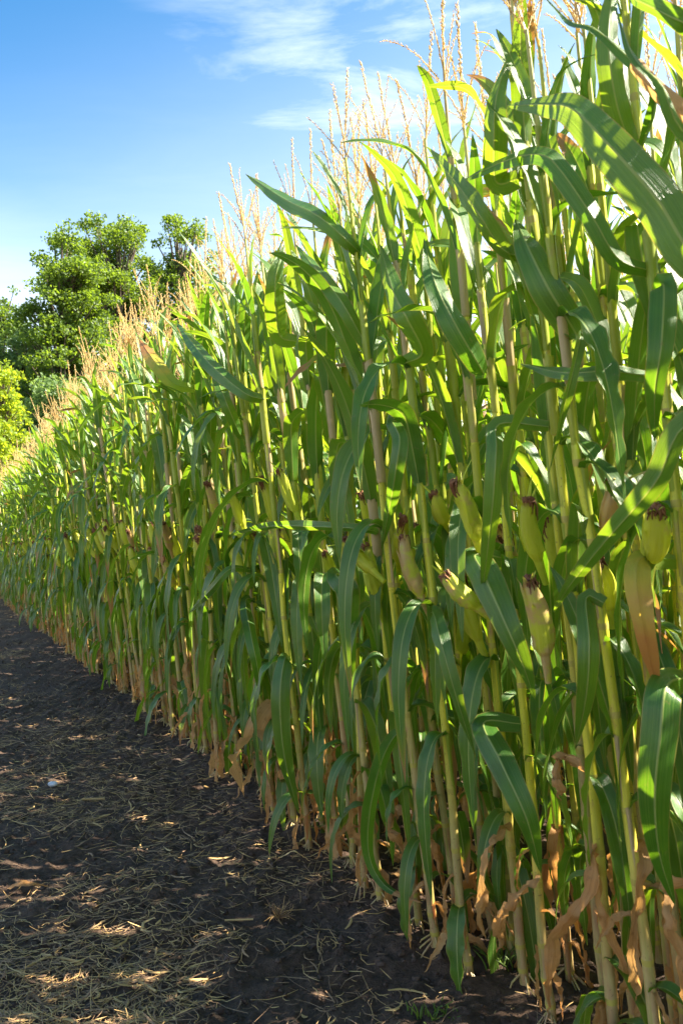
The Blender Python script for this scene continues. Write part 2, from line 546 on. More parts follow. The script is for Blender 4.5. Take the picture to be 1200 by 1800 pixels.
def make_leaf(kind, rs, lod=0, sheath=0.15):
    g = Geo()
    n = 26 if lod == 0 else 9
    cols = (-1, -.62, -.3, -.07, 0, .07, .3, .62, 1) if lod == 0 else (-1, 0, 1)
    mat, vee, roll = 'leaf', 0.28, 0.0
    if kind == 'dry' and lod == 0:
        cols = DRYC
        n = 30
    if kind == 'up':       # upper leaves, stiff and pointing up
        L, W = rs.uniform(.34, .54), rs.uniform(.048, .067)
        P, S, d = leaf_line(L, R(rs.uniform(68, 82)), R(rs.uniform(10, 55)), rs.uniform(1.3, 2.4), n, rs.uniform(-.5, .5), (rs.uniform(.5, .8), R(rs.uniform(20, 80))) if rs.random() < .4 else None)
        tw, wave = rs.uniform(-.9, .9), rs.uniform(.05, .16)
    elif kind == 'arch':
        L, W = rs.uniform(.46, .70), rs.uniform(.056, .080)
        P, S, d = leaf_line(L, R(rs.uniform(64, 80)), R(rs.uniform(25, 75)), rs.uniform(1.2, 2.4), n, rs.uniform(-.8, .8), (rs.uniform(.28, .65), R(rs.uniform(45, 110))) if rs.random() < .7 else None)
        tw, wave = rs.uniform(-1.2, 1.2), rs.uniform(.08, .22)
    elif kind == 'hang':
        L, W = rs.uniform(.46, .72), rs.uniform(.055, .079)
        P, S, d = leaf_line(L, R(rs.uniform(58, 80)), R(rs.uniform(150, 185)), rs.uniform(.26, .5), n, rs.uniform(-.6, .6))
        tw, wave = rs.uniform(-1.4, 1.4), rs.uniform(.12, .30)
    elif kind == 'dry':
        L, W = rs.uniform(.25, .5), rs.uniform(.028, .055)
        P, S, d = leaf_line(L, R(rs.uniform(0, 60)), R(rs.uniform(110, 160)), rs.uniform(.25, .45), n, rs.uniform(-1.2, 1.2))
        P[1:] += np.cumsum(rs.normal(0, .0035, (n - 1, 3)), axis=0)
        tw, wave = rs.uniform(-3.2, 3.2), rs.uniform(.3, .6)
        mat, vee, roll = 'dry', 0.5, rs.uniform(.7, 1.5)
    s = np.linspace(0, 1, n)
    S = rot_about(S, d, tw * s ** 1.4)
    r0 = 0.0115
    P = P + np.array([r0, 0, 0])
    veea = vee * (1.9 - 1.5 * s)
    w = blade_width(s, W)
    if kind == 'dry':
        w = w * (1 + .25 * np.sin(s * 9 + rs.uniform(0, 6)))
    ribbon(P, -S, w, g, mat, cols, veea, wave, rs.uniform(3, 7), rs.uniform(0, 6), roll=roll)
    # sheath round the stalk below the collar
    k = 9 if lod == 0 else 4
    zz = np.array([-sheath, -sheath * .96, -sheath * .5, -.02, 0.004]) if lod == 0 else np.array([-sheath, 0.0])
    rr = np.array([.0106, .0114, .0114, .0113, .0128]) if lod == 0 else np.array([.0120, .0128])
    if kind == 'dry':
        rr = rr + .002
    ang = np.linspace(-2.95, 2.95, k)
    A, Z = np.meshgrid(ang, zz)
    Rr = np.repeat(rr[:, None], k, 1) + (0.0015 * np.cos(A * .5))
    V = np.stack([Rr * np.cos(A), Rr * np.sin(A), Z], -1).reshape(-1, 3)
    if lod == 0:
        # collar rises to meet the blade
        top = (np.arange(len(V)) // k) == len(zz) - 1
        V[top, 2] += 0.012 * np.cos(A.ravel()[top] * .5) - .004
    U = np.stack([(A.ravel() + 3) / 6, (Z.ravel() + sheath) / sheath], 1)
    g.add(V, grid_faces(len(zz), k), U, 'dry' if kind == 'dry' else 'sheath')
    return g.pack()


NODES = [.05, .12, .23, .37, .53, .70, .88, 1.06, 1.24, 1.41, 1.57, 1.72, 1.85, 1.96]


def make_stalk(rs, lod=0):
    g = Geo()
    k = 10 if lod == 0 else 4
    nodes = np.array(NODES) + rs.normal(0, .008, len(NODES))
    ox = np.cumsum(rs.normal(0, .0028, (len(nodes), 2)), axis=0)
    zs, rad, cx = [-.03], [.0175], [np.zeros(2)]
    top = 2.29

    def rbase(z):
        return .0114 * (1 - .60 * (z / top) ** 1.3) + .0012
    prev = 0.0
    pc = np.zeros(2)
    for i, z in enumerate(nodes):
        mid = (prev + z) / 2
        if lod == 0:
            zs += [mid, z - .012, z - .004, z + .002, z + .010]
            rb = rbase(z)
            rad += [rbase(mid), rb * 1.01, rb * 1.10, rb * 1.07, rb * .99]
            c = ox[i]
            cx += [(pc + c) / 2, c, c, c, c]
        else:
            zs += [z]
            rad += [rbase(z)]
            cx += [ox[i]]
        prev, pc = z, ox[i]
    zs.append(top)
    rad.append(.0035)
    cx.append(pc)
    P = np.column_stack([np.array(cx), np.array(zs)])
    tube(P, np.array(rad), k, 'stalk', g)
    if lod == 0:
        F = g.F[0]
        ring = F.min(1) // k
        m = g.M[0]
        for i in range(len(nodes)):
            m[np.isin(ring, [2 + 5 * i + 0, 2 + 5 * i + 1])] = 'joint'
        # brace roots at the foot
        for a in rs.uniform(0, 6.28, 7):
            c, s_ = math.cos(a), math.sin(a)
            z0 = rs.uniform(.02, .055)
            l = rs.uniform(.035, .06)
            tube([(c * .012, s_ * .012, z0), (c * (.012 + l * .6), s_ * (.012 + l * .6), z0 - .02), (c * (.012 + l), s_ * (.012 + l), -.02)], [.003, .0028, .002], 4, 'stalk', g)
    g.pack()
    return g, nodes, ox


def make_tassel(rs, lod=0):
    g = Geo()

    def spike(P0, d0, L, droop, dens, size):
        n = 12 if lod == 0 else 5
        s = np.linspace(0, 1, n)
        d = d0[None] + np.array([0, 0, -droop])[None] * (s ** 1.5)[:, None] + rs.normal(0, .03, 3)[None] * s[:, None]
        d /= np.linalg.norm(d, axis=1)[:, None]
        P = P0 + np.vstack([[0, 0, 0], np.cumsum(d[1:] * L / (n - 1), axis=0)])
        if lod == 1:
            tube(P, np.array([.002, .0052, .0055, .005, .001]) * (size / .0042), 3, 'tassel', g)
            return
        tube(P, np.linspace(.0018, .0007, n), 4, 'tassel', g)
        m = int(L * dens)
        for q in range(m):
            f = .1 + .9 * (q + rs.random()) / m
            i = min(int(f * (n - 1)), n - 2)
            p = P[i] + (P[i + 1] - P[i]) * (f * (n - 1) - i)
            ax = d[i]
            rv = rs.normal(0, 1, 3)
            rv -= rv.dot(ax) * ax
            rv /= np.linalg.norm(rv)
            dd = ax * .8 + rv * rs.uniform(.12, .5)
            dd /= np.linalg.norm(dd)
            sd = np.cross(dd, rv)
            sd /= np.linalg.norm(sd) + 1e-9
            l = size * rs.uniform(1.8, 2.8)
            ww = size * .36
            c = p + rv * .0012
            mid = c + dd * l * .45
            th = np.cross(dd, sd)
            V = [c, mid + sd * ww, mid - sd * ww * .5 + th * ww * .8, mid - sd * ww * .5 - th * ww * .8, c + dd * l]
            F = [(0, 1, 2), (0, 2, 3), (0, 3, 1), (4, 2, 1), (4, 3, 2), (4, 1, 3)]
            g.add(V, F, None, 'tassel', 0.0)
    z = np.array([0, 0, 1.0])
    L = rs.uniform(.22, .31)
    spike(np.array([0, 0, .06]), z + rs.normal(0, .06, 3), L, .1, 400, .0049)
    tube([(0, 0, -.02), (0, 0, .07)], .003, 4, 'stalk', g)
    nb = rs.integers(5, 9)
    for b in range(nb):
        a = b * 2.4 + rs.uniform(-.4, .4)
        e = R(rs.uniform(56, 82))
        d0 = np.array([math.cos(a) * math.cos(e), math.sin(a) * math.cos(e), math.sin(e)])
        spike(np.array([0, 0, .0 + .012 * b]), d0, rs.uniform(.13, .22), rs.uniform(.1, .8), 220, .0036)
    return g.pack()


def make_ear(rs, lod=0):
    """husked ear along +Z; returns husk geometry and silk geometry"""
    g = Geo()
    L = rs.uniform(.185, .225)
    rmax = rs.uniform(.0215, .0265)
    n, k = (14, 20) if lod == 0 else (5, 5)
    s = np.linspace(0, 1, n)
    prof = rmax * np.interp(s, [0, .05, .18, .40, .62, .82, .94, 1.0], [.50, .72, .93, 1.0, .93, .74, .52, .28])
    ang = np.linspace(0, 2 * np.pi, k, endpoint=False)
    tw = rs.uniform(.6, 1.2)
    A, SS = np.meshgrid(ang, s)
    # overlapping husk leaves: stepped ridges
    f1 = np.mod((A + tw * SS) * 3 / (2 * np.pi) + rs.random(), 1.0)
    f2 = np.mod((A - tw * 1.3 * SS) * 2 / (2 * np.pi) + rs.random(), 1.0)
    rr = prof[:, None] * (1 + (.12 * (f1 - .5) + .08 * (f2 - .5)) * (lod == 0)) + .0005 * np.sin(A * 20)
    bow = .012 * np.sin(SS * 2.6)
    V = np.stack([rr * np.cos(A) + bow, rr * np.sin(A), SS * L], -1).reshape(-1, 3)
    g.add(V, grid_faces(n, k, True), np.stack([A.ravel() / 6.283, SS.ravel()], 1), 'husk')
    tip = np.array([.012 * math.sin(2.6), 0, L])
    # shank
    tube([(-.012, 0, -.075), (-.006, 0, -.035), (0, 0, .008)], [.008, .010, .0125], 7 if lod == 0 else 4, 'husk', g)
    if lod == 0:
        # outer husk leaves with free tips
        for q in range(rs.integers(3, 6)):
            a = rs.uniform(0, 6.28)
            m = 12
            ss = np.linspace(0, 1, m)
            c0, c1 = rs.uniform(.05, .2), rs.uniform(.75, 1.12)
            zz = (c0 + (c1 - c0) * ss) * L
            R0 = np.interp(zz / L, s, prof, right=prof[-1]) + .0030 + .030 * np.clip(ss - .7, 0, 1) ** 1.2 * rs.uniform(.3, 1.6)
            aa = a + tw * ss * .4
            P = np.stack([R0 * np.cos(aa) + .012 * np.sin(zz / L * 2.6), R0 * np.sin(aa), zz], 1)
            S = np.stack([-np.sin(aa), np.cos(aa), 0 * aa], 1)
            w = rs.uniform(.015, .023) * np.clip(1 - ss ** 2.2, 0, 1) ** .8 + .0004
            ribbon(P, S, w, g, 'husk', (-1, -.5, 0, .5, 1), -.38, .08, 3, 0)
        # small flag leaves at the tip
        for q in range(rs.integers(2, 5)):
            a = rs.uniform(0, 6.28)
            m = 8
            ss = np.linspace(0, 1, m)
            l = rs.uniform(.03, .085)
            e = rs.uniform(.15, .9)
            P = tip + np.stack([np.cos(a) * (.006 + l * e * ss ** 1.4), np.sin(a) * (.006 + l * e * ss ** 1.4), -.02 + l * ss], 1)
            S = np.tile([-math.sin(a), math.cos(a), 0], (m, 1))
            ribbon(P, S, .0055 * (1 - ss ** 2) + .0004, g, 'husk', (-1, 0, 1), .3, 0, 1, 0)
    sk = Geo()
    if lod == 0:
        # clump of withered silk
        a0 = rs.uniform(0, 6.28)
        for q in range(60):
            a = a0 + rs.normal(0, .6)
            m = 7
            ss = np.linspace(0, 1, m)
            l = rs.uniform(.015, .075)
            out = rs.uniform(.006, .020)
            P = tip + np.stack([np.cos(a) * (out * np.sin(ss * 2.4)) + rs.normal(0, .003), np.sin(a) * (out * np.sin(ss * 2.4)) + rs.normal(0, .003), .014 * np.sin(ss * 3) - l * ss ** 1.6], 1)
            P += rs.normal(0, .0015, P.shape)
            tube(P, np.linspace(.0030, .0014, m), 3, 'silk', sk)
        P = tip + np.array([[0, 0, -.012], [.001, 0, .003], [.003, .002, .011], [.006, .003, .015]])
        tube(P, [.0070, .0078, .005, .001], 6, 'silk', sk)
    else:
        tube(tip + np.array([[0, 0, -.01], [0, 0, .01], [.008, 0, -.02]]), [.007, .009, .002], 3, 'silk', sk)
    return g.pack(), sk.pack()


# ------------------------------------------------------------------ libraries
rs = np.random.default_rng(5)
LIB = {}
for kind, cnt in (('up', 14), ('arch', 18), ('hang', 16), ('dry', 10)):
    LIB[kind] = [(g, mesh_of('corn_leaf_' + kind, g)) for g in (make_leaf(kind, rs) for _ in range(cnt))]
    LIB[kind + '_lo'] = [make_leaf(kind, rs, 1) for _ in range(8)]
STALKS = []
for _ in range(9):
    g, nd, ox = make_stalk(rs)
    STALKS.append((mesh_of('corn_stalk', g), nd, ox))
STALK_LO = [make_stalk(rs, 1) for _ in range(4)]
TASSELS = [mesh_of('corn_tassel', make_tassel(rs)) for _ in range(7)]
TASSEL_LO = [make_tassel(rs, 1) for _ in range(6)]
EARS = []
for _ in range(9):
    a, b = make_ear(rs)
    EARS.append((mesh_of('corn_ear', a), mesh_of('corn_silk', b)))
EAR_LO = [make_ear(rs, 1) for _ in range(3)]

# ------------------------------------------------------------------ ground
def vnoise(x, y, seed=0):
    xi, yi = np.floor(x).astype(np.int64), np.floor(y).astype(np.int64)
    xf, yf = x - xi, y - yi
    xf, yf = xf * xf * (3 - 2 * xf), yf * yf * (3 - 2 * yf)

    def hsh(a, b):
        h_ = (a * 374761393 + b * 668265263 + seed * 974634777) & 0xffffffff
        h_ = ((h_ ^ (h_ >> 13)) * 1274126177) & 0xffffffff
        return ((h_ ^ (h_ >> 16)) & 0xffff) / 65535.0
    return (hsh(xi, yi) * (1 - xf) + hsh(xi + 1, yi) * xf) * (1 - yf) + (hsh(xi, yi + 1) * (1 - xf) + hsh(xi + 1, yi + 1) * xf) * yf


DV = np.array([-.4543, .8908])           # along the rows
NV = np.array([.8908, .4543])            # into the field
P0 = np.array([0.0, 2.54])


def ground_z(x, y):
    x, y = np.asarray(x, float), np.asarray(y, float)
    d = np.hypot(x, y)
    s = (x - P0[0]) * NV[0] + (y - P0[1]) * NV[1]
    z = .030 * (vnoise(x * 2.1, y * 2.1, 1) - .5) + .022 * (vnoise(x * 6, y * 6, 2) - .5)
    near = np.clip(1.6 - d / 14, 0, 1)
    z = z + near * (.018 * (vnoise(x * 19, y * 19, 3) - .5) + .012 * (vnoise(x * 48, y * 48, 4) - .5) + .006 * (vnoise(x * 110, y * 110, 5) - .5))
    clump = np.clip(vnoise(x * 13, y * 13, 6) - .62, 0, 1) * near
    z = z + .03 * clump
    return z + np.exp(-((s - .05) / .22) ** 2) * .025


def build_ground():
    def axis(lo, hi, mid0, mid1, fine, far):
        a = list(np.arange(mid0, mid1, fine))
        st, x = fine, mid0
        left = []
        while x > lo:
            st *= 1.09
            x -= st
            left.append(x)
        st, x = fine, a[-1]
        right = []
        while x < hi:
            st *= 1.07
            x += st
            right.append(x)
        return np.array(left[::-1] + a + right)
    xs = axis(-900, 900, -2.2, 1.1, .0085, 0)
    ys = axis(-900, 1500, 1.2, 3.6, .0085, 0)
    X, Y = np.meshgrid(xs, ys)
    Z = ground_z(X, Y)
    Z = np.where(np.hypot(X, Y) > 60, 0, Z)
    g = Geo()
    g.add(np.stack([X, Y, Z], -1).reshape(-1, 3), grid_faces(len(ys), len(xs)), None, 'soil')
    link('ground', mesh_of('ground', g), kind='structure')


build_ground()


# ------------------------------------------------------------------ corn planting
ROWS = [0.0, .14, .38, .66, 1.0, 1.4, 1.85, 2.35, 2.9, 3.6, 4.4]
LEAN = .12


def ray(px, py):
    d = np.array([(px - 600) / 1400.0, 1.0, (900 - py) / 1400.0])
    c, s = math.cos(PITCH), math.sin(PITCH)
    return np.array([d[0], d[1] * c - d[2] * s, d[1] * s + d[2] * c])


def at(px, py, s):
    """world point on the ray through photo pixel (px,py), at s metres into the field from the edge row's foot (leaning plane)"""
    r = ray(px, py)
    n3 = np.array([NV[0], NV[1], LEAN])
    c = P0[0] * NV[0] + P0[1] * NV[1] + s
    t = (c - CAM @ n3) / (r @ n3)
    return CAM + r * t


def project(p):
    d = np.asarray(p) - CAM
    c, s = math.cos(PITCH), math.sin(PITCH)
    y = d[1] * c + d[2] * s
    z = -d[1] * s + d[2] * c
    return (600 + 1400 * d[0] / y, 900 - 1400 * z / y, y) if y > .01 else (1e6, 1e6, y)


def field(t, s):
    return P0 + DV * t + NV * s


def height_scale(t, s):
    # shorter plants beside the camera, taller further down the row
    return float(np.interp(t, [-2, -.4, .6, 2.2, 5, 14], [.84, .845, .865, .905, .88, .83])) * (1 + .045 * min(max(s, 0), 1.5))


# ears of the edge rows that the photograph shows: pixel of the ear's foot, pixel of its tip, depth into the field
HERO_EARS = [
    (838, 950, 798, 835, .0), (945, 985, 925, 868, .03), (958, 1150, 918, 1015, -.04), (1068, 935, 1088, 838, .05),
    (1145, 985, 1140, 885, .0), (655, 1003, 597, 945, -.05), (520, 900, 492, 820, .0), (480, 915, 452, 830, .05),
    (428, 925, 408, 865, .0), (782, 920, 764, 858, .10), (838, 1068, 778, 1003, -.04), (1072, 1070, 1040, 985, .08),
    (590, 1020, 574, 968, .1), (380, 905, 362, 850, .05), (655, 930, 635, 862, .12), (700, 985, 715, 905, .05),
    (462, 975, 440, 930, .05), (365, 990, 352, 945, .0), (300, 965, 290, 925, .0), (238, 960, 226, 930, .0),
]

plants = []     # dict(t, s, x, y, sc, lean, hero ears ...)
def add_plant(t, s, ears=None):
    x, y = field(t, s)
    plants.append(dict(t=t, s=s, x=float(x), y=float(y), ears=ears or [], seed=len(plants) * 7 + 3))


hero_ts = []
for (fx, fy, tx, ty, s) in HERO_EARS:
    f3, t3 = at(fx, fy, s - .060), at(tx, ty, s - .10)
    # foot of the plant on the row line: undo the lean
    q = np.array([f3[0] - P0[0], f3[1] - P0[1]])
    t = float(q @ DV)
    ex = [e for e in hero_ts if abs(e[0] - t) < .035 and abs(e[1] - s) < .12]
    if ex:
        ex[0][2].append((f3, t3))
    else:
        hero_ts.append((t, s, [(f3, t3)]))
for (t, s, e) in hero_ts:
    add_plant(t, s, e)
for ri, s0 in enumerate(ROWS):
    t0, t1 = (-5.0, 22.0) if ri < 5 else (-4.5, 15.0)
    t = t0
    while t < t1:
        tt = t + rng.uniform(-.03, .03)
        ss = s0 + rng.uniform(-.05, .05)
        if min([9] + [math.hypot(tt - h_[0], (ss - h_[1]) * .6) for h_ in hero_ts]) > .06:
            add_plant(tt, ss)
        t += rng.uniform(.10, .165) if t < 15 else rng.uniform(.2, .3)

# which 300 show largest
def show_score(p):
    best = 0
    for z in (.3, 1.2, 2.2):
        px, py, dep = project((p['x'] - NV[0] * LEAN * z, p['y'] - NV[1] * LEAN * z, z))
        mx = 250 / max(dep, .5)
        if dep > .4 and -mx < px < 1200 + mx:
            best = max(best, 1 / dep)
    return best * (1 / (1 + 1.6 * max(p['s'], 0)))


for p in plants:
    p['score'] = show_score(p) + (5 if p['ears'] else 0)
plants.sort(key=lambda p: -p['score'])
NEAR = plants[:300]
REST = plants[300:]


def mat_plant(p, rs_):
    sc = height_scale(p['t'], p['s']) * rs_.uniform(.955, 1.03)
    lean = LEAN + rs_.normal(0, .03)
    along = rs_.normal(0, .03)
    if p['ears']:
        lean, along = LEAN, 0.0
    zax = Vector((-NV[0] * lean + DV[0] * along, -NV[1] * lean + DV[1] * along, 1)).normalized()
    q = Vector((0, 0, 1)).rotation_difference(zax)
    az = rs_.uniform(0, 2 * math.pi)
    # leaves tend to lie across and obliquely to the row
    x, y = p['x'], p['y']
    z = float(ground_z(x, y)) - .01
    return Matrix.Translation((x, y, z)) @ (q.to_matrix().to_4x4() @ Matrix.Rotation(az, 4, 'Z')) @ Matrix.Scale(sc, 4), sc, az


def leaf_plan(rs_, t, dryness):
    """(node index, kind, azimuth offset, scale) for one plant"""
    out = []
    for i in range(len(NODES)):
        a = (math.pi if i % 2 else 0) + rs_.normal(0, .35)
        if i <= 1:
            if rs_.random() < .7:
                out.append((i, 'dry', a, rs_.uniform(.6, 1.1)))
        elif i == 2:
            out.append((i, 'dry' if rs_.random() < .45 else 'hang', a, rs_.uniform(.55, .8)))
        elif i == 3:
            out.append((i, 'dry' if rs_.random() < dryness * .6 else 'hang', a, rs_.uniform(.62, .82)))
        elif i <= 7:
            out.append((i, 'hang' if rs_.random() < .8 else 'arch', a, rs_.uniform(.85, 1.1)))
        elif i <= 10:
            kd = ('arch', 'up', 'hang')[int(np.searchsorted([.42, .78], rs_.random()))]
            out.append((i, kd, a, rs_.uniform(.85, 1.08) * (1.22 if kd == 'up' else 1)))
        elif i <= 11:
            kd = 'arch' if rs_.random() < .3 else 'up'
            out.append((i, kd, a, rs_.uniform(.85, 1.05) * (1.1 if kd == 'up' else 1)))
        elif i == 12:
            out.append((i, 'up', a, rs_.uniform(.68, .88)))
        else:
            out.append((i, 'up', a, rs_.uniform(.50, .75)))
    # tillers and neighbours crowd the foot with more hanging blades
    for k in range(rs_.integers(3, 6)):
        out.append((int(rs_.integers(1, 8)), 'hang', rs_.uniform(0, 6.28), rs_.uniform(.6, 1.0)))
    for k in range(rs_.integers(0, 3)):
        out.append((int(rs_.integers(0, 4)), 'dry', rs_.uniform(0, 6.28), rs_.uniform(.7, 1.1)))
    return out


def ensure_copy(name, me, parent, M):
    o = bpy.data.objects.new(name, me)
    COL.objects.link(o)
    o.parent = parent
    o.matrix_local = M
    return o


ORD = ['first', 'second', 'third', 'fourth', 'fifth', 'sixth', 'seventh', 'eighth', 'ninth', 'tenth', 'eleventh', 'twelfth']
PLANT_OBJ = []


def build_near(p):
    rs_ = np.random.default_rng(p['seed'])
    M, sc, az = mat_plant(p, rs_)
    root = bpy.data.objects.new('corn_plant', None)
    COL.objects.link(root)
    root.empty_display_size = .1
    root.matrix_world = M
    me, nd, ox = STALKS[rs_.integers(len(STALKS))]
    ensure_copy('stalk', me, root, Matrix())
    n_dry = 0
    n_leaf = 0
    rel = ((math.atan2(-NV[1], -NV[0]) - az))      # direction of the path in plant space
    for (i, kind, a, ls) in leaf_plan(rs_, p['t'], .6):
        c = ox[i]
        # plants right beside the camera keep their blades along the row
        if p['t'] < -.9:
            a = rel + math.pi / 2 + (math.pi if i % 2 else 0) + rs_.normal(0, .3)
            ls *= .85
        zc = nd[i] + .145 * (1 if i > 3 else .55)
        tap = 1.0 - .38 * (zc / 2.2) ** 1.3
        Ml = Matrix.Translation((c[0], c[1], zc)) @ Matrix.Rotation(a, 4, 'Z') @ Matrix.Diagonal((ls * (.55 if i <= 7 else .85), ls, ls if i > 3 else ls * .75, 1))
        g, lm = LIB[kind][rs_.integers(len(LIB[kind]))]
        o = ensure_copy('leaf', lm, root, Ml)
        if kind == 'dry':
            o['label'] = 'dry brown leaf'
            n_dry += 1
    # tassel
    Mt = Matrix.Translation((ox[-1][0], ox[-1][1], 2.27)) @ Matrix.Rotation(rs_.uniform(0, 6.28), 4, 'Z') @ Matrix.Rotation(rs_.uniform(0, .18), 4, 'X') @ Matrix.Scale(rs_.uniform(.85, 1.12), 4)
    ensure_copy('tassel', TASSELS[rs_.integers(len(TASSELS))], root, Mt)
    # ears
    Mi = M.inverted()
    if p['ears']:
        for (f3, t3) in p['ears']:
            ax = Vector(t3 - f3)
            L = ax.length
            q = ax.to_track_quat('Z', 'X')
            W = Matrix.Translation(Vector(f3)) @ q.to_matrix().to_4x4() @ Matrix.Rotation(rs_.uniform(0, 6.28), 4, 'Z')
            k = L / .21
            kw = min(max(k * .95, .78), .98)
            W = W @ Matrix.Diagonal((kw, kw, k, 1))
            em, sm = EARS[rs_.integers(len(EARS))]
            e = ensure_copy('ear', em, root, Mi @ W)
            ensure_copy('silk', sm, e, Matrix())
    elif rs_.random() < (.6 if p['t'] < 3 else .85):
        i = 7 if rs_.random() < .7 else 6
        c = ox[i]
        a = (rel if p['s'] < .3 else rs_.uniform(0, 6.28)) + rs_.normal(0, .8)
        tilt = rs_.uniform(.12, .38)
        k = rs_.uniform(.8, 1.0)
        W = Matrix.Translation((c[0], c[1], nd[i] - .04)) @ Matrix.Rotation(a, 4, 'Z') @ Matrix.Translation((.035, 0, .05)) @ Matrix.Rotation(tilt, 4, 'Y') @ Matrix.Scale(k, 4)
        em, sm = EARS[rs_.integers(len(EARS))]
        e = ensure_copy('ear', em, root, W)
        ensure_copy('silk', sm, e, Matrix())
        p['nrm_ear'] = 1
    p['ndry'] = n_dry
    p['root'] = root
    p['M'] = M
    PLANT_OBJ.append(p)
    return root


for p in NEAR:
    build_near(p)


